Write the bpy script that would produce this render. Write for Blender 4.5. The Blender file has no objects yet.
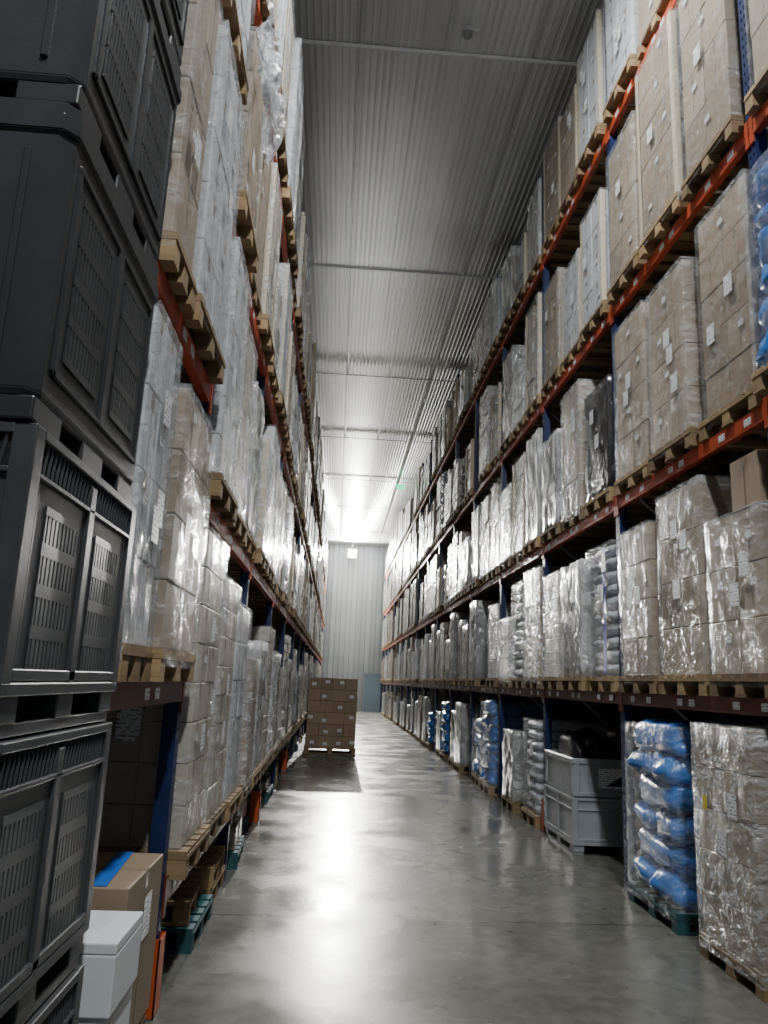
import bpy, bmesh, math, random
from mathutils import Matrix, Vector, noise
random.seed(11)
COL = bpy.context.scene.collection
EYE = 1.7

# ---------------------------------------------------------------- materials
def new_mat(name):
    m = bpy.data.materials.new(name); m.use_nodes = True
    nt = m.node_tree; nt.nodes.clear()
    out = nt.nodes.new('ShaderNodeOutputMaterial')
    p = nt.nodes.new('ShaderNodeBsdfPrincipled')
    nt.links.new(p.outputs[0], out.inputs[0])
    return m, nt, p
def N(nt, t, **k):
    n = nt.nodes.new(t)
    for a, b in k.items(): setattr(n, a, b)
    return n
def math_n(nt, op, a, b=None):
    n = N(nt, 'ShaderNodeMath', operation=op)
    for i, v in enumerate((a, b)):
        if v is None: continue
        if isinstance(v, (int, float)): n.inputs[i].default_value = v
        else: nt.links.new(v, n.inputs[i])
    return n.outputs[0]
def mat(name, color, rough=.5, metal=0., nscale=6., namt=.2, bump=0., bscale=20., island=0., orand=0., coat=0., rvar=0., stretch=(1,1,1), spec=.5, bdist=.02, haze=0.):
    m, nt, p = new_mat(name); L = nt.links.new
    tc = N(nt, 'ShaderNodeTexCoord'); mp = N(nt, 'ShaderNodeMapping')
    mp.inputs['Scale'].default_value = stretch
    L(tc.outputs['Object'], mp.inputs[0])
    oi = N(nt, 'ShaderNodeObjectInfo')
    no = N(nt, 'ShaderNodeTexNoise', noise_dimensions='4D'); no.inputs['Scale'].default_value = nscale
    no.inputs['Detail'].default_value = 5
    L(mp.outputs[0], no.inputs['Vector'])
    w = math_n(nt, 'MULTIPLY', oi.outputs['Random'], 37.)
    L(w, no.inputs['W'])
    v = math_n(nt, 'MULTIPLY', math_n(nt, 'SUBTRACT', no.outputs['Fac'], .5), namt * 2)
    v = math_n(nt, 'ADD', v, 1.)
    if island:
        g = N(nt, 'ShaderNodeNewGeometry')
        v = math_n(nt, 'ADD', v, math_n(nt, 'MULTIPLY', math_n(nt, 'SUBTRACT', g.outputs['Random Per Island'], .5), island))
    if orand:
        v = math_n(nt, 'ADD', v, math_n(nt, 'MULTIPLY', math_n(nt, 'SUBTRACT', oi.outputs['Random'], .5), orand))
    hs = N(nt, 'ShaderNodeHueSaturation'); hs.inputs['Color'].default_value = (*color, 1)
    L(v, hs.inputs['Value']); colout = hs.outputs[0]
    p.inputs['Roughness'].default_value = rough; p.inputs['Metallic'].default_value = metal
    p.inputs['Specular IOR Level'].default_value = spec
    if rvar:
        L(math_n(nt, 'ADD', math_n(nt, 'MULTIPLY', math_n(nt, 'SUBTRACT', no.outputs['Fac'], .5), rvar), rough), p.inputs['Roughness'])
    if coat:
        p.inputs['Coat Weight'].default_value = coat; p.inputs['Coat Roughness'].default_value = .09
    if bump:
        n2 = N(nt, 'ShaderNodeTexNoise', noise_dimensions='4D'); n2.inputs['Scale'].default_value = bscale
        n2.inputs['Detail'].default_value = 4; n2.inputs['Distortion'].default_value = 1.2
        L(mp.outputs[0], n2.inputs['Vector']); L(w, n2.inputs['W'])
        b = N(nt, 'ShaderNodeBump'); b.inputs['Strength'].default_value = bump; b.inputs['Distance'].default_value = bdist
        L(n2.outputs['Fac'], b.inputs['Height'])
        if coat: L(b.outputs[0], p.inputs['Coat Normal'])
        if not coat or haze: L(b.outputs[0], p.inputs['Normal'])
        if haze:  # whitish patches paint the film's highlights into the base colour
            mr = N(nt,'ShaderNodeMapRange'); mr.inputs['From Min'].default_value=.5; mr.inputs['From Max'].default_value=.68
            mr.inputs['To Min'].default_value=0; mr.inputs['To Max'].default_value=haze; L(n2.outputs['Fac'], mr.inputs['Value'])
            mx = N(nt,'ShaderNodeMix',data_type='RGBA'); L(mr.outputs[0], mx.inputs['Factor']); L(colout, mx.inputs['A']); mx.inputs['B'].default_value=(.74,.77,.79,1)
            colout = mx.outputs['Result']
    L(colout, p.inputs['Base Color'])
    return m
M = {}
M['card'] = mat('cardboard', (.315,.235,.155), .58, nscale=3, namt=.14, orand=.3)
M['carddark'] = mat('kraft_cardboard', (.33,.225,.14), .5, nscale=3, namt=.15, orand=.25)
M['board'] = mat('pale_edge_board', (.56,.46,.32), .6, nscale=4, namt=.15, orand=.2)
ST_=(1,1,1.6)
M['cardisl'] = mat('cardboard_wrapped', (.29,.22,.15), .36, nscale=3, namt=.2, island=.35, orand=.4, coat=1., bump=.9, bscale=5, bdist=.045, haze=.5, stretch=ST_)
M['white'] = mat('white_carton', (.53,.56,.59), .5, nscale=3, namt=.1, orand=.25)
M['whiteisl'] = mat('white_carton_wrapped', (.52,.55,.57), .33, nscale=3, namt=.15, island=.25, orand=.35, coat=1., bump=.9, bscale=5, bdist=.045, haze=.5, stretch=ST_)
M['cream'] = mat('cream_carton', (.46,.41,.33), .5, nscale=3, namt=.1, orand=.25)
M['creamisl'] = mat('cream_carton_wrapped', (.43,.395,.34), .33, nscale=3, namt=.15, island=.3, orand=.4, coat=1., bump=.9, bscale=5, bdist=.045, haze=.5, stretch=ST_)
M['tape'] = mat('packing_tape', (.30,.24,.18), .25, namt=.05)
M['seam'] = mat('carton_seam', (.06,.048,.035), .8, namt=.05)
M['wood'] = mat('pallet_wood', (.29,.195,.10), .8, nscale=5, namt=.45, island=.5, orand=.6, stretch=(1,6,6))
M['teal'] = mat('teal_pallet_paint', (.02,.085,.10), .65, nscale=8, namt=.4)
M['silver'] = mat('grey_film_goods', (.38,.385,.38), .17, nscale=4, namt=.6, orand=.6, coat=1., bump=1., bscale=6, bdist=.06, stretch=(1,1,.7), haze=.6)
M['black'] = mat('black_film', (.015,.015,.02), .2, bump=1., bscale=8, coat=.5, bdist=.05)
M['bluefilm'] = mat('blue_film', (.025,.17,.55), .25, nscale=4, namt=.4, bump=.6, bscale=7, bdist=.03, haze=.06, orand=.4)
M['sack'] = mat('white_sack', (.55,.59,.66), .5, nscale=5, namt=.25, bump=.5, bscale=12)
M['steelblue'] = mat('blue_powder_coat', (.010,.024,.09), .4, nscale=10, namt=.3)
M['orange'] = mat('orange_powder_coat', (.42,.062,.02), .42, nscale=10, namt=.35)
M['guard'] = mat('orange_guard_paint', (.48,.085,.022), .45, nscale=10, namt=.3)
M['beamdark'] = mat('dark_beam_paint', (.13,.035,.022), .45, nscale=10, namt=.4)  # lowest beams, a darker brown-orange than the ones above
M['galv'] = mat('galvanised_steel', (.32,.33,.34), .4, .8, nscale=10, namt=.3)
M['trimlight'] = mat('light_metal_trim', (.6,.62,.63), .35, .3, nscale=10, namt=.15)
M['bindark'] = mat('dark_grey_plastic', (.036,.039,.043), .36, nscale=5, namt=.5, bump=.15, bscale=60, bdist=.003)
M['bingrey'] = mat('grey_plastic', (.058,.063,.068), .34, nscale=5, namt=.5, bump=.15, bscale=60, bdist=.003)
M['voidblack'] = mat('painted_void_black', (.006,.006,.007), .6)  # flat black painted in as the dark hollow behind slots and grilles
M['binlight'] = mat('worn_grey_plastic', (.30,.32,.345), .42, nscale=5, namt=.35)
M['foam'] = mat('white_foam', (.66,.69,.71), .7, nscale=20, namt=.05)
M['bluetape'] = mat('blue_tape', (.02,.14,.55), .35)
M['yellow'] = mat('yellow_sticker', (.75,.6,.05), .5)
M['bluedrum'] = mat('blue_plastic', (.02,.08,.45), .35)
M['bluestrip'] = mat('blue_print', (.03,.07,.5), .4)
M['darkwall'] = mat('dark_panel', (.04,.042,.046), .6)
M['doorblue'] = mat('blue_grey_door_paint', (.14,.20,.26), .5)
M['greenem'], nt, p = new_mat('green_sign_glow')
p.inputs['Base Color'].default_value = (.02,.5,.2,1); p.inputs['Emission Color'].default_value = (.05,1,.45,1); p.inputs['Emission Strength'].default_value = 2.
M['lens'], nt, p = new_mat('lamp_lens_glow')
p.inputs['Base Color'].default_value = (1,1,1,1); p.inputs['Emission Color'].default_value = (1,.80,.42,1); p.inputs['Emission Strength'].default_value = 30.

m, nt, p = new_mat('printed_label'); L = nt.links.new
tc = N(nt,'ShaderNodeTexCoord')
sx = N(nt,'ShaderNodeSeparateXYZ'); L(tc.outputs['Object'], sx.inputs[0])
fr = math_n(nt,'FRACT', math_n(nt,'MULTIPLY', sx.outputs[2], 45.))
ln = math_n(nt,'GREATER_THAN', fr, .72)
nz = N(nt,'ShaderNodeTexNoise'); nz.inputs['Scale'].default_value = 35; L(tc.outputs['Object'], nz.inputs['Vector'])
ln = math_n(nt,'MULTIPLY', ln, math_n(nt,'GREATER_THAN', nz.outputs['Fac'], .48))
mx = N(nt,'ShaderNodeMix', data_type='RGBA'); mx.inputs['A'].default_value=(.82,.84,.86,1); mx.inputs['B'].default_value=(.12,.12,.13,1)
L(ln, mx.inputs['Factor']); L(mx.outputs['Result'], p.inputs['Base Color']); p.inputs['Roughness'].default_value=.4
M['label'] = m

def film(name, col, lo, hi, bd=.03, sc=(1,1,2.4)):
    m, nt, p = new_mat(name); L = nt.links.new
    tc = N(nt,'ShaderNodeTexCoord'); oi = N(nt,'ShaderNodeObjectInfo')
    mp = N(nt,'ShaderNodeMapping'); mp.inputs['Rotation'].default_value=(.3,.3,0); mp.inputs['Scale'].default_value=sc
    L(tc.outputs['Object'], mp.inputs[0])
    w = math_n(nt,'MULTIPLY', oi.outputs['Random'], 50.)
    n1 = N(nt,'ShaderNodeTexNoise', noise_dimensions='4D'); n1.inputs['Scale'].default_value=4; n1.inputs['Detail'].default_value=6; n1.inputs['Distortion'].default_value=2.
    L(mp.outputs[0], n1.inputs['Vector']); L(w, n1.inputs['W'])
    mr = N(nt,'ShaderNodeMapRange'); mr.inputs['From Min'].default_value=.45; mr.inputs['From Max'].default_value=.7
    mr.inputs['To Min'].default_value=lo; mr.inputs['To Max'].default_value=hi
    L(n1.outputs['Fac'], mr.inputs['Value']); L(mr.outputs[0], p.inputs['Alpha'])
    n2 = N(nt,'ShaderNodeTexNoise', noise_dimensions='4D'); n2.inputs['Scale'].default_value=7; n2.inputs['Detail'].default_value=5; n2.inputs['Distortion'].default_value=2.5
    L(mp.outputs[0], n2.inputs['Vector']); L(w, n2.inputs['W'])
    b = N(nt,'ShaderNodeBump'); b.inputs['Strength'].default_value=1.; b.inputs['Distance'].default_value=bd
    L(n2.outputs['Fac'], b.inputs['Height']); L(b.outputs[0], p.inputs['Normal'])
    p.inputs['Base Color'].default_value=(*col,1); p.inputs['Roughness'].default_value=.10
    p.inputs['Specular IOR Level'].default_value=1.
    return m
M['film'] = film('clear_stretch_film', (.72,.75,.77), .10, .36, .04)
M['filmhaze'] = film('hazy_stretch_film', (.74,.77,.79), .18, .62, .05)
M['filmsheet'] = film('crumpled_loose_film', (.85,.87,.9), .25, .9, .05, (1,1,1))

m, nt, p = new_mat('polished_concrete'); L = nt.links.new
tc = N(nt,'ShaderNodeTexCoord')
def tn(scale, det=6, dist=0., vec=None):
    n = N(nt,'ShaderNodeTexNoise'); n.inputs['Scale'].default_value=scale; n.inputs['Detail'].default_value=det; n.inputs['Distortion'].default_value=dist
    L(vec or tc.outputs['Object'], n.inputs['Vector']); return n.outputs['Fac']
cr = N(nt,'ShaderNodeValToRGB'); e = cr.color_ramp.elements
e[0].position=.33; e[0].color=(.075,.074,.062,1); e[1].position=.68; e[1].color=(.175,.173,.148,1)
a = math_n(nt,'ADD', math_n(nt,'MULTIPLY', tn(.8,9,.2), .5), math_n(nt,'MULTIPLY', tn(9,9), .5))
L(a, cr.inputs[0])
sp = N(nt,'ShaderNodeSeparateXYZ'); L(tc.outputs['Object'], sp.inputs[0])
jf = math_n(nt,'FRACT', math_n(nt,'DIVIDE', math_n(nt,'ADD', sp.outputs[1], 0.1), 6.25))
j = math_n(nt,'LESS_THAN', jf, .0035)
spot = math_n(nt,'MAXIMUM', math_n(nt,'GREATER_THAN', tn(4.5,4), .69), math_n(nt,'GREATER_THAN', tn(14,2), .73))
dk = math_n(nt,'SUBTRACT', 1., math_n(nt,'MULTIPLY', math_n(nt,'MAXIMUM', j, math_n(nt,'MULTIPLY',spot,.7)), .6))
hs = N(nt,'ShaderNodeHueSaturation'); L(cr.outputs[0], hs.inputs['Color']); L(dk, hs.inputs['Value']); L(hs.outputs[0], p.inputs['Base Color'])
rr = N(nt,'ShaderNodeMapRange'); rr.inputs['From Min'].default_value=.35; rr.inputs['From Max'].default_value=.65; rr.inputs['To Min'].default_value=.17; rr.inputs['To Max'].default_value=.33
L(tn(1.3,9,.1), rr.inputs['Value']); L(rr.outputs[0], p.inputs['Roughness']); p.inputs['Specular IOR Level'].default_value=.3
b = N(nt,'ShaderNodeBump'); b.inputs['Strength'].default_value=.12; b.inputs['Distance'].default_value=.003
L(tn(30,4), b.inputs['Height']); L(b.outputs[0], p.inputs['Normal'])
M['floor'] = m
M['ceil'] = mat('ceiling_panel_steel', (.56,.575,.585), .3, .55, nscale=.35, namt=.18, rvar=.10, stretch=(1.5,.8,1), island=.25)
M['wall'] = mat('ribbed_wall_steel', (.27,.295,.31), .45, .3, nscale=.8, namt=.15, island=.25)
M['wallgap'] = mat('wall_panel_joint', (.10,.11,.12), .6)

# ---------------------------------------------------------------- mesh helpers
class MB:
    def __init__(s): s.v=[]; s.f=[]; s.m=[]
    def box(s, x0,x1,y0,y1,z0,z1, mi=0):
        b=len(s.v)
        s.v += [(x0,y0,z0),(x1,y0,z0),(x1,y1,z0),(x0,y1,z0),(x0,y0,z1),(x1,y0,z1),(x1,y1,z1),(x0,y1,z1)]
        for f in ((0,3,2,1),(4,5,6,7),(0,1,5,4),(1,2,6,5),(2,3,7,6),(3,0,4,7)):
            s.f.append(tuple(b+i for i in f)); s.m.append(mi)
    def cbox(s, c, d, mi=0):
        s.box(c[0]-d[0]/2,c[0]+d[0]/2,c[1]-d[1]/2,c[1]+d[1]/2,c[2]-d[2]/2,c[2]+d[2]/2,mi)
    def beam(s, p, q, t, mi=0):
        p=Vector(p); q=Vector(q); d=(q-p).normalized(); u=d.orthogonal().normalized()*t/2; w=d.cross(u).normalized()*t/2
        b=len(s.v)
        for o in (p,q):
            for a,c in ((1,1),(-1,1),(-1,-1),(1,-1)): s.v.append(tuple(o+u*a+w*c))
        for f in ((0,1,2,3),(7,6,5,4),(0,4,5,1),(1,5,6,2),(2,6,7,3),(3,7,4,0)):
            s.f.append(tuple(b+i for i in f)); s.m.append(mi)
    def mesh(s, name, mats, bevel=0., seg=1):
        me=bpy.data.meshes.new(name); me.from_pydata(s.v,[],s.f)
        for k in mats: me.materials.append(M[k])
        me.polygons.foreach_set('material_index', s.m)
        if bevel:
            bm=bmesh.new(); bm.from_mesh(me)
            bmesh.ops.bevel(bm, geom=list(bm.edges), offset=bevel, segments=seg, affect='EDGES', profile=.5)
            bmesh.ops.recalc_face_normals(bm, faces=bm.faces)
            bm.to_mesh(me); bm.free()
        me.update(); return me
def obj(name, me, loc=(0,0,0), parent=None, rot=0., scale=None):
    o=bpy.data.objects.new(name, me); o.location=loc; o.rotation_euler=(0,0,rot)
    if scale: o.scale=scale
    if parent: o.parent=parent
    COL.objects.link(o); return o
def root(name, loc, label, cat, group=None, rot=0.):
    o=bpy.data.objects.new(name,None); o.empty_display_size=.2; o.location=loc; o.rotation_euler=(0,0,rot)
    o['label']=label; o['category']=cat
    if group: o['group']=group
    COL.objects.link(o); return o
def struct(o): o['kind']='structure'; return o

# ---------------------------------------------------------------- shell
XL,XR,YB,YF,HC = -2.25,4.05,-5.,46.,9.75
mb=MB(); mb.box(XL-.2,XR+.2,YB,YF+.2,-.2,0); struct(obj('floor', mb.mesh('floor',['floor'])))
mb=MB(); mb.box(XL-.2,XR+.2,YB,YF+.2,HC+.04,HC+.2)
x=XL-.05
YS=[YB]+[8.45+5.5*k for k in range(-1,7) if 8.45+5.5*k>YB]+[YF]
while x<XR:      # 1.1 m sandwich panels with shallow micro ribs running down the aisle
    for y0,y1 in zip(YS,YS[1:]): mb.box(x+.006, x+1.094, y0+.003, y1-.003, HC, HC+.05)
    for k in range(12):
        xc=x+.05+k*.091; b0=len(mb.v)
        mb.v += [(xc-.022,YB,HC-.0002),(xc-.012,YB,HC-.005),(xc+.012,YB,HC-.005),(xc+.022,YB,HC-.0002),(xc-.022,YF,HC-.0002),(xc-.012,YF,HC-.005),(xc+.012,YF,HC-.005),(xc+.022,YF,HC-.0002)]
        for q in ((0,1,5,4),(1,2,6,5),(2,3,7,6)): mb.f.append(tuple(b0+i for i in q)); mb.m.append(0)
    mb.box(x-.018,x+.018,YB,YF,HC-.022,HC-.0055)
    x+=1.1
struct(obj('ceiling', mb.mesh('ceiling',['ceil'])))
mb=MB(); mb.box(XL-.2,XR+.2,YF+.04,YF+.2,0,HC+.2,1)
x=XL
while x<XR:
    mb.box(x,x+.27,YF,YF+.05,0,HC); mb.box(x+.09,x+.11,YF-.012,YF,0,HC); mb.box(x+.18,x+.20,YF-.012,YF,0,HC); x+=.3
struct(obj('wall_far', mb.mesh('wall_far',['wall','wallgap'])))
mb=MB(); mb.box(XL-.2,XL,YB,YF,0,HC); struct(obj('wall_left', mb.mesh('wall_left',['darkwall'])))
mb=MB(); mb.box(XR,XR+.2,YB,YF,0,HC); struct(obj('wall_right', mb.mesh('wall_right',['darkwall'])))
for k in range(7):
    y=8.45+5.5*k
    mb=MB(); mb.box(XL,XR,y-.03,y+.03,HC-.031,HC-.023); mb.box(XL,XR,y-.008,y+.008,HC-.037,HC-.031)
    struct(obj('trim_%d'%(k+1), mb.mesh('trim',['trimlight'])))
mb=MB(); mb.box(1.75,2.6,YF-.06,YF-.013,0,2.1); mb.box(1.7,1.75,YF-.08,YF-.013,0,2.15); mb.box(2.6,2.65,YF-.08,YF-.013,0,2.15); mb.box(1.7,2.65,YF-.08,YF-.013,2.1,2.15)
mb.box(1.85,1.9,YF-.11,YF-.06,1,1.04)
struct(obj('door_1', mb.mesh('door',['doorblue'])))

# ---------------------------------------------------------------- pallet
def pallet_mesh(name, w, dep, mk):
    mb=MB(); W=w/2; D=dep/2
    for yy in (-W+.05,0,W-.05):
        mb.cbox((0,yy,.011),(dep,.1 if yy else .12,.022))
        for xx in (-D+.05,0,D-.05): mb.cbox((xx,yy,.061),(.1,.095,.076))
    for xx in (-D+.05,0,D-.05): mb.cbox((xx,0,.11),(.11,w,.02))
    n=5
    for i in range(n):
        yy=-W+.06+(w-.12)*i/(n-1); mb.cbox((0,yy,.132),(dep,.12 if w>.7 else .09,.022))
    return mb.mesh(name,[mk])
PAL={}
def pallet(w,dep,mk='wood'):
    k=(w,dep,mk)
    if k not in PAL: PAL[k]=pallet_mesh('pallet',w,dep,mk)
    return PAL[k]

# ---------------------------------------------------------------- cartons / sacks / film
CM={}
def carton_mesh(sx,sy,sz,mk):
    k=(round(sx,2),round(sy,2),round(sz,3),mk)
    if k in CM: return CM[k]
    mb=MB(); mb.cbox((0,0,sz/2),(sx,sy,sz)); me=mb.mesh('carton',[mk,'tape','seam'],bevel=.006,seg=2)
    bm=bmesh.new(); bm.from_mesh(me)
    t=MB(); tw=.05
    t.cbox((0,0,sz+.0006),(sx,tw,.0012),1)
    for s in (-1,1):
        t.cbox((s*(sx/2+.0006),0,sz-.04),(.0012,tw,.07),1)
        t.cbox((s*(sx/2+.0004),0,sz/2),(.0008,.004,sz*.9),2)
        t.cbox((0,s*(sy/2+.0004),sz/2),(.004,.0008,sz*.9),2)
    t2=t.mesh('t',[mk,'tape','seam']); bm.from_mesh(t2); bm.to_mesh(me); bm.free(); bpy.data.meshes.remove(t2)
    CM[k]=me; return me
def rounded(bm_v, bm_f, c, d, seed, p=.45, nu=14, nv=8, amp=.02, fr=1.7):
    b=len(bm_v)
    def sp(v,e): return math.copysign(abs(v)**e, v)
    for j in range(nv+1):
        ph=-math.pi/2+math.pi*j/nv
        for i in range(nu):
            th=2*math.pi*i/nu
            x=sp(math.cos(ph),p)*sp(math.cos(th),p); y=sp(math.cos(ph),p)*sp(math.sin(th),p); z=sp(math.sin(ph),.8)
            n=noise.noise(Vector((x*fr+seed*3.1,y*fr,z*fr*.6+seed)))*amp*2
            bm_v.append((c[0]+x*d[0]/2*(1+n),c[1]+y*d[1]/2*(1+n),c[2]+z*d[2]/2*(1+n*2)))
    for j in range(nv):
        for i in range(nu):
            bm_f.append((b+j*nu+i,b+j*nu+(i+1)%nu,b+(j+1)*nu+(i+1)%nu,b+(j+1)*nu+i))
SK={}
def sack_mesh(sx,sy,sz,mk,var,amp=.03,fr=1.7):
    k=(round(sx,2),round(sy,2),round(sz,2),mk,var)
    if k in SK: return SK[k]
    v=[];f=[]; rounded(v,f,(0,0,sz/2),(sx,sy,sz*1.05),var*1.7+.3,amp=amp,nu=28,nv=14,p=.35 if mk=='bluefilm' else .45,fr=fr)
    me=bpy.data.meshes.new('sack'); me.from_pydata(v,[],f); me.materials.append(M[mk])
    for q in me.polygons: q.use_smooth=True
    SK[k]=me; return me
SH={}
def shell_mesh(mk,var,amp=.012,cuts=9):
    k=(mk,var,amp)
    if k in SH: return SH[k]
    bm=bmesh.new(); bmesh.ops.create_cube(bm,size=1.)
    bmesh.ops.subdivide_edges(bm,edges=list(bm.edges),cuts=cuts,use_grid_fill=True)
    for v in list(bm.verts):
        q=v.co.copy()
        n=noise.noise(Vector((q.x*4+var*7,q.y*4,q.z*6)))+.6*noise.noise(Vector((q.x*9,q.y*9+var*3,q.z*13)))
        d=Vector((q.x,q.y,0))
        if d.length: v.co += d.normalized()*(n*amp)
        v.co.z += .5 + (n*amp*.6 if q.z>.49 else 0)
    bot=[f for f in bm.faces if all(v.co.z<.001 for v in f.verts)]
    if mk not in ('silver','black','bluefilm'): bmesh.ops.delete(bm,geom=bot,context='FACES')
    me=bpy.data.meshes.new('film_shell'); bm.to_mesh(me); bm.free(); me.materials.append(M[mk])
    for q in me.polygons: q.use_smooth=True
    SH[k]=me; return me
ST={}
def stack_mesh(kind,w,dep,h,var):
    hq=round(h/.1)*.1; k=(kind,round(w,2),round(dep,2),round(hq,1),var)
    if k in ST: return ST[k]
    r=random.Random(round(w*100)*7+round(hq*10)*131+var*17+len(kind))
    lh={'brown':.3+.06*(var%3),'white':.22+.05*(var%3),'cream':.13+.04*(var%3)}[kind]
    n=max(1,round(h/lh)); lh=h/n; mb=MB()
    for l in range(n):
        nd,nw=((2,1),(3,2),(2,2))[(l+var)%3] if kind!='cream' else (3,2)
        ox=r.uniform(-.012,.012); oy=r.uniform(-.012,.012)
        for a in range(nd):
            for b in range(nw):
                if l==n-1 and var==1 and b==0 and nw>1 and a==0: continue
                cx=-dep/2+dep*(a+.5)/nd+ox+r.uniform(-.008,.008); cy=-w/2+w*(b+.5)/nw+oy
                mb.cbox((cx,cy,l*lh+lh/2),(dep/nd-.018,w/nw-.016,lh-.010))
    me=mb.mesh('carton_stack',[{'brown':'cardisl','white':'whiteisl','cream':'creamisl'}[kind]]); ST[k]=me; return me
DESC={'brown':'brown cardboard cartons stacked on wooden pallet under stretch film',
 'white':'white cartons stacked on wooden pallet under stretch film',
 'cream':'thin cream cartons in many layers on wooden pallet',
 'silver':'goods fully wrapped in crumpled glossy film on wooden pallet',
 'black':'goods wrapped in black film on wooden pallet',
 'blue':'bulging blue film-wrapped bags on pallet',
 'sack':'white sacks piled on wooden pallet under clear film'}
mb=MB(); mb.cbox((0,0,0),(.0016,.11,.15)); LM=mb.mesh('label',['label'])
mb=MB(); mb.cbox((0,0,0),(.0016,.07,.05)); LMS=mb.mesh('label',['label'])
EB={}
def edge_board(h,sx,sy):
    k=(round(h,2),sx,sy)
    if k not in EB:
        mb=MB(); x0,x1=sorted((0,-sx*.05)); y0,y1=sorted((0,-sy*.05))
        mb.box(min(0,sx*.005),max(0,sx*.005),y0,y1,0,h); mb.box(x0,x1,min(0,sy*.005),max(0,sy*.005),0,h)
        EB[k]=mb.mesh('edge_board',['board'])
    return EB[k]
def load(d, xf, y, z, kind, h, w=.8, dep=1.2, near=True, shell=True, pk='wood', group='pallet loads on racks', desc=None, haze=False, over=.07, rot=0., nlab=None, step=False, strip=False, mk=None, boards=False):
    r=random.Random(int(y*1000+z*77+d*5))
    over+=r.uniform(-.035,.03)
    xc = xf + d*(dep/2-over)
    rt=root('pallet_load',(xc,y,z),desc or DESC[kind],'pallet load',group,rot)
    obj('pallet',pallet(w,dep,pk),(0,0,0),rt)
    cw=w-r.choice((.03,.06,.09,.12)); cd=dep-r.choice((.02,.04,.08)); z0=.145; var=r.randrange(3)
    if kind in('brown','white','cream'):
        if near:
            mk=mk or {'brown':'card'}.get(kind,kind)
            lh={'brown':.3+.05*var,'white':.25+.05*var,'cream':.16+.03*var}[kind]
            n=max(1,round(h/lh)); lh=h/n
            for l in range(n):
                nd,nw=((2,1),(2,2))[(l+var)%2] if kind=='brown' else (2,2)
                if step: nd,nw=2,2
                for a in range(nd):
                    for b in range(nw):
                        if step and l==n-1 and b==1: continue
                        cm=carton_mesh(round(cd/nd-.01,2),round(cw/nw-.01,2),round(lh-.004,3),mk)
                        obj('carton',cm,(-cd/2+cd*(a+.5)/nd+r.uniform(-.004,.004),-cw/2+cw*(b+.5)/nw+r.uniform(-.002,.002),z0+l*lh),rt,r.uniform(-.005,.005))
                        if (a==(0 if d>0 else nd-1)) and r.random()<.5:
                            obj('label',LMS,(-d*(cd/2+.008),-cw/2+cw*(b+.5)/nw+r.uniform(-.06,.06),z0+l*lh+lh*r.uniform(.45,.75)),rt)
        else:
            obj('carton_stack',stack_mesh(kind,cw,cd,h,var),(0,0,z0),rt,r.uniform(-.01,.01))
        if boards:
            for sy in(-1,1): obj('edge_board',edge_board(h-.01,-d,sy),(-d*(cd/2+.004),sy*(cw/2+.004),z0),rt)
    elif kind in('silver','black'):
        obj('wrapped_goods',shell_mesh('silver' if kind=='silver' else 'black',r.randrange(4),.018),(0,0,z0),rt,scale=(cd,cw,h))
    elif kind in('blue','sack'):
        mk='bluefilm' if kind=='blue' else 'sack'
        n=max(2,round(h/(.22 if kind=='blue' else .13))); lh=h/n
        for l in range(n):
            ps=((-.25,0,.5,1),(.25,0,.5,1)) if l%2 else ((0,-.25,1,.5),(0,.25,1,.5))
            for (px,py,fx,fy) in ps:
                g=r.uniform(1.08,1.18) if kind=='blue' else 1
                jx=.03 if kind=='blue' else .008
                obj('sack',sack_mesh(cd*fx-.01,cw*fy+(.03 if kind=='blue' else -.01),lh,mk,r.randrange(6),.07 if kind=='blue' else .03,2.2 if kind=='blue' else 1.7),(px*cd*.97+r.uniform(-jx,jx),py*cw*.97+r.uniform(-jx,jx)*.5,z0+l*lh),rt,r.uniform(-.05,.05) if kind=='blue' else r.uniform(-.02,.02),scale=(1,1,g))
        if strip:
            mb=MB(); mb.cbox((0,0,h/2),(.003,.09,h*.96)); obj('printed_strip',mb.mesh('strip',['bluestrip']),(-d*(cd/2+.004),-.12,z0),rt)
    if shell and kind not in('silver','black'):
        sh=h-(h/max(1,round(h/(.3+.05*var))) if step else 0)
        e=.03 if kind!='blue' else .03
        obj('stretch_film',shell_mesh('filmhaze' if haze else 'film',r.randrange(4),.006),(0,0,z0-.08),rt,scale=(cd+e,cw+e+(.04 if kind=='blue' else 0),sh+.09))
    nl = (r.randrange(1,4) if near else r.choice((0,1,2))) if nlab is None else nlab
    for i in range(nl):
        zz=z0+r.uniform(.3,.85)*h
        obj('label',LM,(-d*(cd/2+.024),r.uniform(-.25,.25)*w,zz),rt)
        if near: obj('label',LM,(r.uniform(0,.4)*-d,-(cw/2+.024),zz+r.uniform(-.2,.1)),rt,math.pi/2)
    return rt

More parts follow.
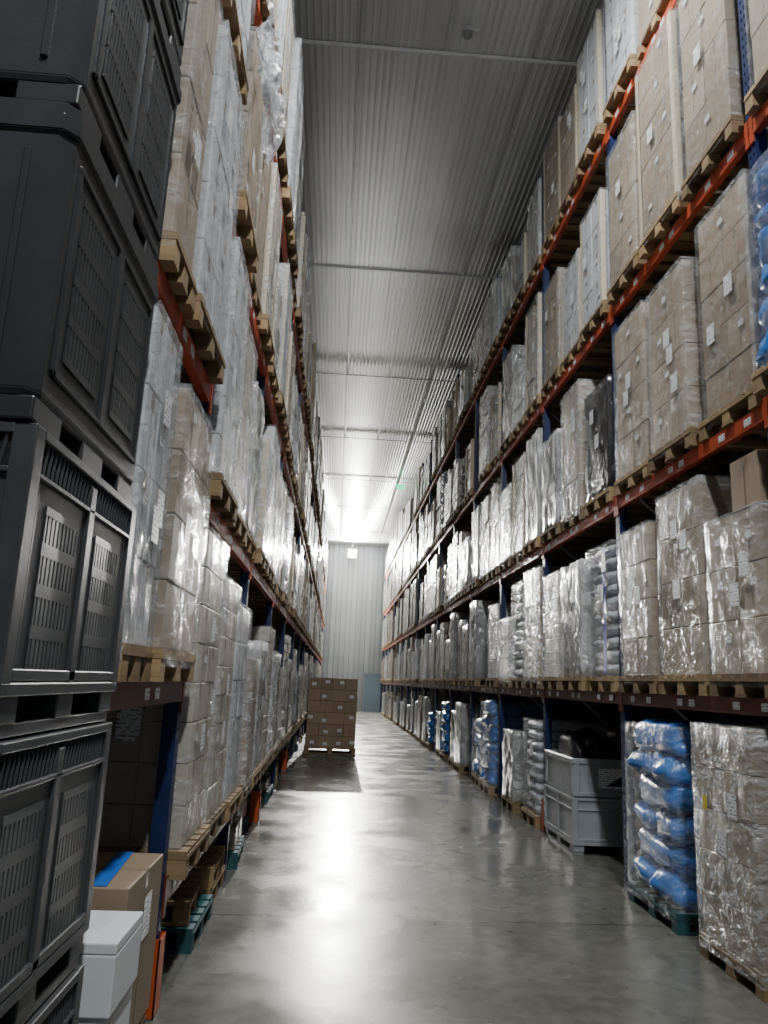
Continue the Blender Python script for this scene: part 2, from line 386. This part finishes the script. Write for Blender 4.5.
# ---------------------------------------------------------------- racks
def post_mb(mb, xa, d, y, h):
    x0,x1=sorted((xa,xa+d*.003)); xs,xe=sorted((xa,xa+d*.08))
    mb.box(xs,xe,y-.05,y-.046,0,h); mb.box(xs,xe,y+.046,y+.05,0,h)
    for a,b in((-.046,-.027),(-.013,.013),(.027,.046)): mb.box(x0,x1,y+a,y+b,0,h)
    zz=0
    while zz<h:
        for a,b in((-.027,-.013),(.013,.027)): mb.box(x0,x1,y+a,y+b,zz,min(h,zz+.045))
        zz+=.075
    mb.box(xs+.0 if d>0 else xs+.004, xe-.004 if d>0 else xe, y-.045,y-.043,0,h,2)  # black sheet put inside the post as the shade of its hollow
def frame_mesh(xf,d,h):
    mb=MB()
    post_mb(mb,0,d,0,h); post_mb(mb,d*1.1,-d,0,h)
    z=.25; s=0
    while z<h-.9:
        mb.beam((d*.05,0,z),(d*1.03,0,z+.85),.03,1) if s%2==0 else mb.beam((d*1.03,0,z),(d*.05,0,z+.85),.03,1)
        z+=.87; s+=1
    mb.cbox((d*.05,0,.006),(.15,.13,.012),1); mb.cbox((d*1.05,0,.006),(.15,.13,.012),1)
    return mb.mesh('upright_frame',['steelblue','galv','voidblack'])
def beam_mesh(L,d,lbls=True,mk='orange'):
    mb=MB(); x0,x1=sorted((-d*.012,d*.038))
    mb.box(x0,x1,-L/2,L/2,-.10,0)
    mb.box(x0,x1,-L/2,L/2,-.108,-.101)
    for s in(-1,1):
        xa,xb=sorted((-d*.016,-d*.002)); mb.box(xa,xb,min(s*L/2,s*(L/2+.045)),max(s*L/2,s*(L/2+.045)),-.17,.035)
    if lbls:
        xa,xb=sorted((-d*.013,-d*.0145))
        for yy in(-1.1,-.75,-.1,.1,.7,1.05):
            if abs(yy)<L/2-.1: mb.box(xa,xb,yy-.045,yy+.045,-.08,-.03,1)
    return mb.mesh('beam',[mk,'label'])
def rack(d,xf,ups,levels_fn,label):
    rt=root('pallet_rack',(xf,ups[0],0),label,'pallet rack')
    fm=frame_mesh(xf,d,9.3 if d>0 else 8.6)
    for y in ups: obj('upright_frame',fm,(0,y-ups[0],0),rt)
    bm_={}
    for a,b in zip(ups,ups[1:]):
        Ln=round(b-a-.10,3)
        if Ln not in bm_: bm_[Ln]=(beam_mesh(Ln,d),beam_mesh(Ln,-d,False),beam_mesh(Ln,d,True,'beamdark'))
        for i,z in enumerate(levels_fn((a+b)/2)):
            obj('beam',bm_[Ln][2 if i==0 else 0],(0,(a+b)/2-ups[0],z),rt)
            if a<16: obj('rear_beam',bm_[Ln][1],(d*1.1,(a+b)/2-ups[0],z),rt)
    return rt
XFR=2.65; XFL=-.84
upR=[1.75+2.7*k for k in range(17)]
LR=[1.7,3.54,5.56,7.7]
rack(1,XFR,upR,lambda y:LR,'tall blue steel pallet rack with orange beams along aisle')
upL=[2.9,4.42]+[4.42+2.7*k for k in range(1,16)]
LL=[.62,2.74,4.65,6.6]
rack(-1,XFL,upL,lambda y:[1.66,3.38,5.3,7.3] if y<4.4 else LL,'tall blue pallet rack with orange beams beside grey bins')

def guard(x,y,d):
    mb=MB()
    xa,xb=sorted((-d*.026,-d*.018)); mb.box(xa,xb,-.07,.07,0,.36)
    xs,xe=sorted((-d*.026,d*.08)); mb.box(xs,xe,-.07,-.063,0,.36); mb.box(xs,xe,.063,.07,0,.36)
    o=obj('upright_guard',mb.mesh('guard',['guard']),(x,y,.012)); o['label']='orange steel guard around rack upright foot'; o['category']='rack guard'; o['group']='orange upright guards'
for y in(4.42,9.82,15.22): guard(XFL,y,-1)
for y in(9.85,23.35): guard(XFR,y,1)

# ---------------------------------------------------------------- fill right rack
rnd=random.Random(5)
FAR=28.7
near_r={
 (1,0,0):('brown',1.42),(1,0,1):('brown',1.46),(1,0,2):('brown',1.30),
 (1,1,0):('brown',1.60),(1,1,1):('brown',1.45),(1,1,2):('brown',1.52),
 (1,2,0):('brown',1.70),(1,2,1):('brown',1.78),(1,2,2):('brown',1.50),
 (1,3,0):('brown',1.60),(1,3,1):('brown',1.55),(1,3,2):('white',1.62),
 (2,0,0):('sack',1.30),(2,0,1):('silver',1.25),(2,0,2):('cream',1.25),
 (2,1,0):('black',1.20),(2,1,1):('brown',1.50),(2,1,2):('silver',1.2),
 (2,2,0):('white',1.35),(2,2,1):('white',1.15),(2,2,2):('brown',1.4),
 (2,3,0):('white',1.62),(2,3,1):('brown',1.3),(2,3,2):('brown',1.6),
 (0,1,2):('blue',1.35),(0,2,2):('brown',1.7),(0,0,2):('brown',1.4),(0,3,2):('brown',1.5),
}
far=[MB(),MB()]
farmk=['cardisl','whiteisl','creamisl','silver','wood']
def farload(mb,d,xf,y,z,kind,h,w=.8,dep=1.2):
    x0,x1=sorted((xf-d*(.07+rnd.uniform(-.03,.03)),xf+d*1.1))
    mb.box(x0,x1,y-w/2,y+w/2,z+.12,z+.144,4)
    for s in(-.35,0,.35): mb.box(x0,x1,y+s-.05,y+s+.05,z,z+.12,4)
    mi={'brown':0,'white':1,'cream':2}.get(kind,3)
    n=max(1,round(h/.3))
    for l in range(n):
        j=rnd.uniform(-.01,.01); mb.box(x0+.015,x1-.015,y-w/2+.025+j,y+w/2-.025+j,z+.145+l*h/n,z+.145+(l+1)*h/n-.008,mi)
def pick(r,ws): return r.choices(list(ws),list(ws.values()))[0]
WR={'brown':.40,'white':.17,'cream':.14,'silver':.26,'sack':.03}
WL={'brown':.14,'white':.27,'cream':.27,'silver':.32}
HS=(.95,.9,.85,.8,.7,.6)
gap=[LR[i+1]-LR[i] for i in range(3)]+[9.55-LR[3]]
for b in range(16):
    ya=upR[b]
    for li,z in enumerate(LR):
        for s in range(3):
            y=ya+.05+.43+s*.87
            if b==0 and s<2: continue
            mx=gap[li]-.12-.145-.06
            if (b,li,s) in near_r: k,h=near_r[(b,li,s)]
            else:
                k=pick(rnd,WR); h=mx*rnd.choice(HS)
                if rnd.random()<.05: continue
            h=min(h,mx)
            if y>FAR: farload(far[1],1,XFR,y,z,k,h); continue
            bl=(b,li,s)==(0,1,2)
            load(1,XFR,y,z,k,h,near=(y<9.8),shell=(y<15),haze=(y>8 and rnd.random()<.6),step=((b,li,s)==(1,0,0)),strip=((b,li,s)==(2,0,0)),over=.13 if bl else .07,nlab=0 if bl else None,boards=(li>=1 and k in('brown','white') and rnd.random()<.45))
# ground level right
load(1,XFR,3.8,0,'brown',1.30)
rt=load(1,XFR,5.15,0,'brown',1.36,desc='tall brown carton load in loose clear film with yellow sticker',haze=True)
mb=MB(); mb.cbox((0,0,0),(.002,.06,.09)); o=obj('yellow_sticker',mb.mesh('ysticker',['yellow']),(-.617,.2,1.0),rt); o['label']='small yellow sticker'
load(1,XFR,6.42,0,'blue',1.30,w=.95,pk='teal',nlab=0,haze=False)
load(1,XFR,10.45,0,'sack',1.15)
load(1,XFR,11.6,0,'silver',.95,near=False)
load(1,XFR,13.3,0,'blue',1.3,nlab=0)
load(1,XFR,14.35,0,'blue',.95,nlab=0)
load(1,XFR,16.3,0,'silver',1.2,nlab=0)
for y,k,h in((17.2,'black',1.0),(18.6,'blue',1.15),(19.55,'silver',.9),(21.6,'blue',.8),(22.6,'silver',1.2),(24.1,'brown',1.2),(25.2,'silver',1.0),(26.9,'white',1.3),(27.9,'silver',.8)):
    load(1,XFR,y,0,k,h,near=False,shell=False,nlab=0)
for k in range(15):
    if k%4==2: continue
    farload(far[1],1,XFR,29.4+k,0,pick(rnd,WR),rnd.uniform(.7,1.25))

# ---------------------------------------------------------------- fill left rack
load(-1,XFL,3.2,1.66,'white',1.38,w=.48,haze=True,desc='white cartons under hazy crumpled film beside grey bins')
load(-1,XFL,3.92,1.66,'brown',1.24,w=.84)
load(-1,XFL,3.2,3.38,'brown',1.55,w=.48)
load(-1,XFL,3.92,3.38,'white',1.6,w=.84,haze=True)
load(-1,XFL,3.2,5.3,'white',1.6,w=.48)
load(-1,XFL,3.92,5.3,'white',1.6,w=.84)
near_l={(1,0,0):('cream',1.78),(1,0,1):('cream',1.6),(1,0,2):('white',1.5),
 (1,1,0):('white',1.60),(1,1,1):('cream',1.45),(1,1,2):('silver',1.3),
 (1,2,0):('brown',1.3),(1,2,1):('brown',1.4),(1,2,2):('cream',1.5),
 (1,3,0):('cream',1.7),(1,3,1):('white',1.5),(1,3,2):('cream',1.6),
 (2,0,0):('brown',1.1),(2,0,1):('silver',1.3),(2,0,2):('cream',1.5)}
gl=[LL[1]-LL[0],LL[2]-LL[1],LL[3]-LL[2],9.0-LL[3]]
for b in range(1,16):
    ya=upL[b]
    for li,z in enumerate(LL):
        for s in range(3):
            y=ya+.05+.43+s*.87
            if y>44.6: continue
            mx=gl[li]-.12-.145-.06
            if (b,li,s) in near_l: k,h=near_l[(b,li,s)]
            else: k=pick(rnd,WL); h=mx*rnd.choice(HS)
            h=min(h,mx)
            if y>FAR: farload(far[0],-1,XFL,y,z,k,h); continue
            rt=load(-1,XFL,y,z,k,h,near=(y<9.9),shell=(y<13),haze=(rnd.random()<.55),boards=(li>=1 and k!='silver' and rnd.random()<.4))
            if (b,li,s)==(1,2,0): hang=rt
    for s in range(2):
        y=ya+.75+s*1.2
        if y>28 or b==1: continue
        load(-1,XFL,y,0,rnd.choice(['silver','brown']),rnd.uniform(.12,.28),near=False,shell=False,group='low floor pallets',over=rnd.uniform(-.1,.05),nlab=0,pk=rnd.choice(['teal','wood','wood']),rot=rnd.uniform(-.05,.05))
for side in(0,1):
    q=obj('pallet_load_row',far[side].mesh('far_loads',farmk)); q['kind']='stuff'; q['category']='pallet loads'; q['label']='distant stacked and wrapped pallet loads filling the rack'

def empties(y,n,mk,x,rot=0):
    for i in range(n):
        o=obj('pallet',pallet(.8,1.2,mk),(x,y,i*.146),rot=rot+random.uniform(-.04,.04))
        o['label']='worn teal painted wooden pallet on floor' if mk=='teal' else 'empty wooden pallet stacked on floor'; o['category']='pallet'; o['group']='empty pallets on floor'
empties(5.72,1,'teal',-1.40); empties(6.64,2,'wood',-1.44)
o=obj('pallet',pallet(.8,1.2,'wood'),(-1.46,5.72,.147),rot=.05); o['label']='empty wooden pallet lying on teal pallet'; o['category']='pallet'; o['group']='empty pallets on floor'

def loose(parent,loc,w,h,seed,mk='filmsheet'):
    nx,nz=24,40; v=[];f=[]
    for j in range(nz+1):
        t=j/nz; ww=w*(1-.7*t*t)*(1+.2*math.sin(t*7+seed))
        for i in range(nx+1):
            s=i/nx-.5
            v.append((.05*math.sin(s*17+seed+t*3)+.07*noise.noise(Vector((s*7,t*9,seed)))+.08*t, s*ww+.08*math.sin(t*5+seed), -h*t*(1-.4*abs(s)*2+.2*math.sin(s*23)) +.03*math.sin(s*9)))
    for j in range(nz):
        for i in range(nx):
            a=j*(nx+1)+i; f.append((a,a+1,a+nx+2,a+nx+1))
    me=bpy.data.meshes.new('loose_film'); me.from_pydata(v,[],f); me.materials.append(M[mk])
    for q in me.polygons: q.use_smooth=True
    return obj('loose_film',me,loc,parent)
loose(hang,(.655,-.42,1.35),.55,.85,2.2)

# ---------------------------------------------------------------- grey bulk bins
def slot_panel(mb, axis, c, w, h, out, mi=0, nb=9, nr=4, mback=1):
    def put(u0,u1,z0,z1,d0,d1,m):
        if axis=='y':
            xa,xb=sorted((c[0]+out*d0,c[0]+out*d1)); mb.box(xa,xb,c[1]+u0,c[1]+u1,c[2]+z0,c[2]+z1,m)
        else:
            ya,yb=sorted((c[1]+out*d0,c[1]+out*d1)); mb.box(c[0]+u0,c[0]+u1,ya,yb,c[2]+z0,c[2]+z1,m)
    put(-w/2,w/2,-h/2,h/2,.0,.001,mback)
    p=w/nb
    for i in range(nb+1):
        u0=max(-w/2,-w/2+i*p-p*.33); u1=min(w/2,-w/2+i*p+p*.33); put(u0,u1,-h/2,h/2,.001,.005,mi)
    for j in range(nr+1):
        zz=-h/2+j*h/nr; put(-w/2-.004,w/2+.004,max(-h/2-.006,zz-.017),min(h/2+.006,zz+.017),.001,.0055,mi)
XB=-.765
def bin_fold(z,mk,label,x=XB,y0=1.86,wy=.97,dx=1.2,h=.765,grp='stacked bulk bins',rot=0,back=-1,solid=False):
    rt=root('bulk_bin',(x+back*dx/2,y0+wy/2,z),label,'plastic bulk container',grp)
    X=dx/2;Y=wy/2; t=.03; pc=(h-.17+.13)/2; ph=(h-.17)-.17
    mb=MB()
    mb.box(X-t-.012,X-.012,-Y+.01,Y-.01,.13,h-.02); mb.box(-X+.012,-X+t+.012,-Y+.01,Y-.01,.13,h-.02)
    mb.box(-X+.012+t,X-.012-t,-Y+.012,-Y+.012+t,.13,h-.02); mb.box(-X+.012+t,X-.012-t,Y-.012-t,Y-.012,.13,h-.02)
    mb.box(-X+.04,X-.04,-Y+.04,Y-.04,.13,.15)
    obj('body',mb.mesh('bin_body',[mk],bevel=.004),(0,0,0),rt)
    mb=MB()
    for sx in(-1,1):
        for sy in(-1,1):
            mb.cbox((sx*(X-.03),sy*(Y-.03),(h+.12)/2),(.06,.06,h-.12-.01))
    for s in(-1,1):
        mb.cbox((s*(X-.02),0,(h-.05+.13)/2),(.04,.05,h-.18)); mb.cbox((0,s*(Y-.02),(h-.05+.13)/2),(.05,.04,h-.18))
        mb.cbox((s*(X-.02),0,h-.02),(.044,wy-.11,.028)); mb.cbox((s*(X-.02),0,h-.125),(.04,wy-.11,.016))
        mb.cbox((0,s*(Y-.02),h-.02),(dx-.11,.044,.028)); mb.cbox((0,s*(Y-.02),h-.125),(dx-.11,.04,.016))
        mb.cbox((s*(X-.02),0,.15),(.04,wy-.11,.03)); mb.cbox((0,s*(Y-.02),.15),(dx-.11,.04,.03))
        for q in(-1,1): mb.cbox((s*(X-.016),q*(Y-.085),(h-.125+.15)/2),(.016,.018,h-.29))
    obj('frame',mb.mesh('bin_frame',[mk],bevel=.004,seg=2),(0,0,0),rt)
    for s in(-1,1):
        if solid: continue
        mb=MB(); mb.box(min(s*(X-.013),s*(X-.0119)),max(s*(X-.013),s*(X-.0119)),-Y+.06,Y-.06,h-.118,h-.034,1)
        for k in range(-13,14):
            if abs(k)<1: continue
            mb.beam((s*(X-.008),k*.03-.006,h-.118),(s*(X-.008),k*.03+.006,h-.034),.008)
        obj('grille',mb.mesh('bin_grille',[mk,'voidblack']),(0,0,0),rt)
        mb=MB(); mb.box(-X+.06,X-.06,min(s*(Y-.013),s*(Y-.0119)),max(s*(Y-.013),s*(Y-.0119)),h-.118,h-.034,1)
        for k in range(-13,14):
            if abs(k)<1: continue
            mb.beam((k*.04-.006,s*(Y-.008),h-.118),(k*.04+.006,s*(Y-.008),h-.034),.008)
        obj('grille',mb.mesh('bin_grille',[mk,'voidblack']),(0,0,0),rt)
        for q in(-1,1):
            mb=MB(); slot_panel(mb,'y',(s*(X-.012),q*.21,pc),.25,ph,s,0,9,4)
            obj('slot_panel',mb.mesh('bin_panel',[mk,'voidblack']),(0,0,0),rt)
            mb=MB(); slot_panel(mb,'x',(q*.27,s*(Y-.012),pc),.38,ph,s,0,13,4)
            obj('slot_panel',mb.mesh('bin_panel',[mk,'voidblack']),(0,0,0),rt)
    mb=MB()
    mb.cbox((0,0,.115),(dx,wy,.035))
    for sx in(-1,0,1):
        mb.cbox((sx*(X-.07),0,.0175),(.11,wy-.05,.035))
        for sy in(-1,0,1): mb.cbox((sx*(X-.07),sy*(Y-.08),.066),(.12,.13,.066))
    obj('base',mb.mesh('bin_base',[mk],bevel=.005,seg=2),(0,0,0),rt)
    return rt
lb='grey plastic folding bulk bin with slotted sides, stacked'
for i in range(3): bin_fold(i*.765,'bingrey',lb)
FM={}
def bin_rigid(z,h=.9,x=XB,y0=1.83,wy=1.0,dx=1.2):
    mk='bindark'
    rt=root('bulk_bin',(x-dx/2,y0+wy/2,z),'dark rigid plastic bulk bin with slotted panels, stacked','plastic bulk container','stacked bulk bins')
    X=dx/2;Y=wy/2
    bm=bmesh.new()
    def ring(fx,fy,z,c=.035):
        return [bm.verts.new(p) for p in ((fx-c,-fy,z),(fx,-fy+c,z),(fx,fy-c,z),(fx-c,fy,z),(-fx+c,fy,z),(-fx,fy-c,z),(-fx,-fy+c,z),(-fx+c,-fy,z))]
    prof=[(.02,.06),(.012,.08),(.010,h-.12),(.010,h-.10),(0,h-.095),(0,h-.045),(.008,h-.04),(.008,h-.003),(.05,h-.003),(.055,.18)]
    rs=[ring(X-a,Y-a,zz) for a,zz in prof]
    for a,b in zip(rs,rs[1:]):
        for i in range(8): bm.faces.new((a[i],a[(i+1)%8],b[(i+1)%8],b[i]))
    bm.faces.new(rs[-1]); bm.faces.new(rs[0][::-1])
    bmesh.ops.recalc_face_normals(bm,faces=bm.faces)
    bmesh.ops.bevel(bm,geom=list(bm.edges),offset=.003,segments=2,affect='EDGES')
    me=bpy.data.meshes.new('bin_shell'); bm.to_mesh(me); bm.free(); me.materials.append(M[mk]); obj('body',me,(0,0,0),rt)
    for s in(-1,1):
        for q in(-1,1):
            mb=MB(); slot_panel(mb,'y',(s*(X-.011),q*.215,.45),.27,.48,s,0,10,4); obj('slot_panel',mb.mesh('bin_panel',[mk,'voidblack']),(0,0,0),rt)
        mb=MB(); mb.cbox((s*(X-.011),0,.44),(.020,.05,.6))
        for q in (-1,1): mb.cbox((s*(X-.012),q*(Y-.09),.44),(.02,.02,.6))
        for q in range(-2,3): mb.cbox((q*.24,s*(Y-.011),.44),(.02,.02,.62))
        mb.cbox((s*(X-.013),0,.15),(.022,wy-.16,.02)); mb.cbox((s*(X-.012),0,.745),(.02,wy-.16,.02))
        obj('ribs',mb.mesh('bin_ribs',[mk],bevel=.004),(0,0,0),rt)
    if not FM:
        mb=MB(); mb.cbox((0,0,.032),(.17,.20,.064)); FM['f']=mb.mesh('bin_foot',[mk],bevel=.006,seg=2)
    for sx in(-1,0,1):
        for sy in(-1,0,1): obj('foot',FM['f'],(sx*(X-.10),sy*(Y-.12),0),rt)
for i in range(3): bin_rigid(2.295+i*.9)

bin_fold(0,'binlight','worn grey plastic pallet box with solid panels under rack',x=2.6,y0=8.55,wy=1.14,dx=1.2,h=.58,grp=None,back=1,solid=True)
def tote(z):
    rt=root('bulk_bin',(3.2,9.12,z),'worn grey smooth plastic crate with printed sticker','plastic bulk container')
    mb=MB(); X=.58;Y=.54;h=.40
    mb.box(-X,-X+.02,-Y,Y,0,h);mb.box(X-.02,X,-Y,Y,0,h);mb.box(-X+.02,X-.02,-Y,-Y+.02,0,h);mb.box(-X+.02,X-.02,Y-.02,Y,0,h);mb.box(-X+.02,X-.02,-Y+.02,Y-.02,0,.02)
    obj('body',mb.mesh('crate_body',['binlight'],bevel=.004),(0,0,0),rt)
    mb=MB()
    for s in(-1,1): mb.cbox((0,s*(Y+.006),h-.03),(2*X+.03,.02,.05)); mb.cbox((s*(X+.006),0,h-.03),(.02,2*Y,.05)); mb.cbox((0,s*(Y+.004),.03),(2*X+.02,.016,.04)); mb.cbox((s*(X-.04),-(Y+.004),h/2),(.06,.016,h-.1)); mb.cbox((-(X+.004),s*(Y-.04),h/2),(.016,.06,h-.1))
    obj('rim',mb.mesh('crate_rim',['binlight'],bevel=.004),(0,0,0),rt)
    mb=MB(); mb.cbox((0,0,0),(.36,.002,.2),0)
    o=obj('sticker',mb.mesh('sticker',['label']),(-.12,-Y-.0015,.20),rt)
    me=bpy.data.meshes.new('mark'); me.from_pydata([(-.12,0,-.08),(.14,0,-.08),(.14,0,.08)],[],[(0,1,2)]); me.materials.append(M['steelblue'])
    obj('triangle_mark',me,(.02,-.0016,0),o)
tote(.58)
for nm,cx,sd,mk,w_,hh,lab in(('plastic_bag',2.93,3.3,'black',.50,.62,'crumpled black plastic bag bulging out of grey crate'),('plastic_bag',3.47,5.1,'black',.50,.78,'crumpled black plastic bag bulging out of grey crate')):
    v=[];f=[]; rounded(v,f,(0,0,hh/2),(w_,.8,hh),sd,p=.6,amp=.10,nu=28,nv=16,fr=2.5)
    me=bpy.data.meshes.new(nm); me.from_pydata(v,[],f); me.materials.append(M[mk])
    for q in me.polygons: q.use_smooth=True
    o=obj(nm,me,(cx,9.12,.605)); o['label']=lab; o['category']='bag'; o['group']='bags in grey crate'

def drum(x,y):
    rt=root('plastic_drum',(x,y,0),'blue plastic drum standing under rack','drum')
    prof=[(.0,0),(.27,0),(.285,.02),(.285,.28),(.295,.3),(.285,.32),(.285,.6),(.295,.62),(.285,.64),(.285,.86),(.25,.9),(0,.9)]
    v=[];f=[];n=24
    for r_,z in prof:
        for i in range(n): v.append((r_*math.cos(i*2*math.pi/n),r_*math.sin(i*2*math.pi/n),z))
    for j in range(len(prof)-1):
        for i in range(n): f.append((j*n+i,j*n+(i+1)%n,(j+1)*n+(i+1)%n,(j+1)*n+i))
    me=bpy.data.meshes.new('drum'); me.from_pydata(v,[],f); me.materials.append(M['bluedrum']); obj('body',me,(0,0,0),rt)
    mb=MB(); mb.cbox((.12,0,.91),(.06,.06,.02)); obj('cap',mb.mesh('cap',['black']),(0,0,0),rt)
drum(2.9,20.28)

# ---------------------------------------------------------------- floor goods at left front
rt=root('carton',(-1.21,3.82,0),'large brown carton with blue tape on its top, on pallet','box')
obj('pallet',pallet(.6,.8),(0,0,0),rt)
obj('box_body',carton_mesh(.82,.66,.68,'card'),(.0,0,.145),rt)
mb=MB(); mb.cbox((0,0,.8285),(.075,.64,.0012)); obj('blue_tape_strip',mb.mesh('tape',['bluetape']),(.25,0,0),rt,.08)
mb=MB(); mb.cbox((0,0,0),(.002,.13,.18)); obj('label',mb.mesh('lab',['label']),(.414,.05,.62),rt)
def foam(x,y,z,w,dd,h):
    rt=root('foam_box',(x,y,z),'plain white foam box with flat lid beside brown carton','box','white foam boxes')
    mb=MB(); mb.cbox((0,0,(h-.04)/2),(w,dd,h-.04)); obj('box_body',mb.mesh('foam',['foam'],bevel=.006,seg=2),(0,0,0),rt)
    mb=MB(); mb.cbox((0,0,h-.02),(w,dd,.039)); obj('lid',mb.mesh('foamlid',['foam'],bevel=.006,seg=2),(0,0,0),rt)
foam(-.95,3.22,0,.5,.40,.26); foam(-.97,3.23,.261,.48,.38,.26); foam(-.96,3.22,.522,.49,.39,.24)

# carton pallet parked in the aisle
rt=root('pallet_load',(-.05,19.2,0),'tall brown carton load with white stickers standing in aisle','pallet load','pallet loads on racks',0.05)
obj('pallet',pallet(.8,1.2),(0,0,0),rt)
lh=1.6/6; rl=random.Random(3)
mb=MB(); mb.cbox((0,0,0),(.10,.0016,.07)); sm=mb.mesh('small_label',['label'])
for l in range(6):
    for a in range(4):
        for b in range(2):
            obj('carton',carton_mesh(.29,.385,round(lh-.006,3),'carddark'),(-.435+a*.29+random.uniform(-.003,.003),-.195+b*.39,.145+l*lh),rt)
        if rl.random()<.7: obj('label',sm,(-.435+a*.29+rl.uniform(-.07,.07),-.3905,.145+l*lh+rl.uniform(.08,.18)),rt)

# ---------------------------------------------------------------- ceiling fixtures
rt=root('ceiling_sensor',(1.21,8.0,HC-.182),'small cylindrical sensor hanging from ceiling','sensor')
mb=MB(); mb.cbox((0,0,.12),(.04,.04,.08)); mb.cbox((0,0,.07),(.13,.13,.05)); mb.cbox((0,0,.02),(.07,.07,.06)); mb.beam((0,0,.09),(.15,0,.13),.03)
obj('body',mb.mesh('sensor',['galv'],bevel=.003),(0,0,0),rt)
rt=root('exit_sign',(2.2,30,9.3),'glowing green emergency sign hanging from ceiling','exit sign')
mb=MB(); mb.cbox((0,0,.11),(.34,.05,.2)); obj('panel',mb.mesh('sign',['greenem']),(0,0,0),rt)
mb=MB(); mb.cbox((-.12,0,.32),(.012,.012,.22)); mb.cbox((.12,0,.32),(.012,.012,.22)); obj('hanger',mb.mesh('hang',['galv']),(0,0,0),rt)

def lamp(loc,tilt,power,size,label,col=(.93,.97,1.)):
    rt=root('floodlight',loc,label,'lamp')
    mb=MB(); mb.cbox((0,0,.06),(size+.08,size+.08,.1)); hd=obj('housing',mb.mesh('lamp_housing',['galv'],bevel=.01),(0,0,0),rt); hd.rotation_euler=(tilt,0,0)
    mb=MB(); mb.cbox((0,0,.005),(size,size,.01)); ln=obj('lens',mb.mesh('lens',['lens']),(0,0,0),rt); ln.rotation_euler=(tilt,0,0)
    top=HC-loc[2]-.003
    mb=MB(); mb.cbox((0,.05,(top+.06)/2),(.05,.05,top-.06)); mb.cbox((0,.05,top-.01),(.2,.2,.02)); obj('bracket',mb.mesh('lamp_bracket',['galv']),(0,0,0),rt)
    l=bpy.data.lights.new('lamp_light','AREA'); l.shape='SQUARE'; l.size=size*.5; l.energy=power; l.color=col
    o=bpy.data.objects.new('lamp_light',l); o.location=Vector((0,0,-.02)); o.rotation_euler=(tilt,0,0); o.parent=rt; COL.objects.link(o)
lamp((.62,45.2,9.08),math.radians(-76),5800,.5,'bright square floodlight high at aisle end',(1,.98,.92))
lamp((.9,5.0,9.40),0,330,.5,'square ceiling floodlight above aisle')
lamp((.9,-2.5,9.35),math.radians(25),580,.5,'square ceiling floodlight above aisle')

w=bpy.data.worlds.new('world'); bpy.context.scene.world=w; w.use_nodes=True
w.node_tree.nodes['Background'].inputs[0].default_value=(.74,.80,.84,1); w.node_tree.nodes['Background'].inputs[1].default_value=.22

# ---------------------------------------------------------------- camera
f=769.
a=Vector((335-384,-(680-512),-f)).normalized()
u=Vector((153,3549,-f)); u=(u-a*u.dot(a)).normalized()
xx=a.cross(u)
Mx=Matrix((xx,a,u))
cam=bpy.data.cameras.new('camera'); cam.sensor_fit='VERTICAL'; cam.sensor_height=36.; cam.lens=36.*f/1024
cam.clip_start=.05; cam.clip_end=200
co=bpy.data.objects.new('camera',cam); COL.objects.link(co)
co.matrix_world=Matrix.Translation((0,0,EYE)) @ Mx.to_4x4()
bpy.context.scene.camera=co
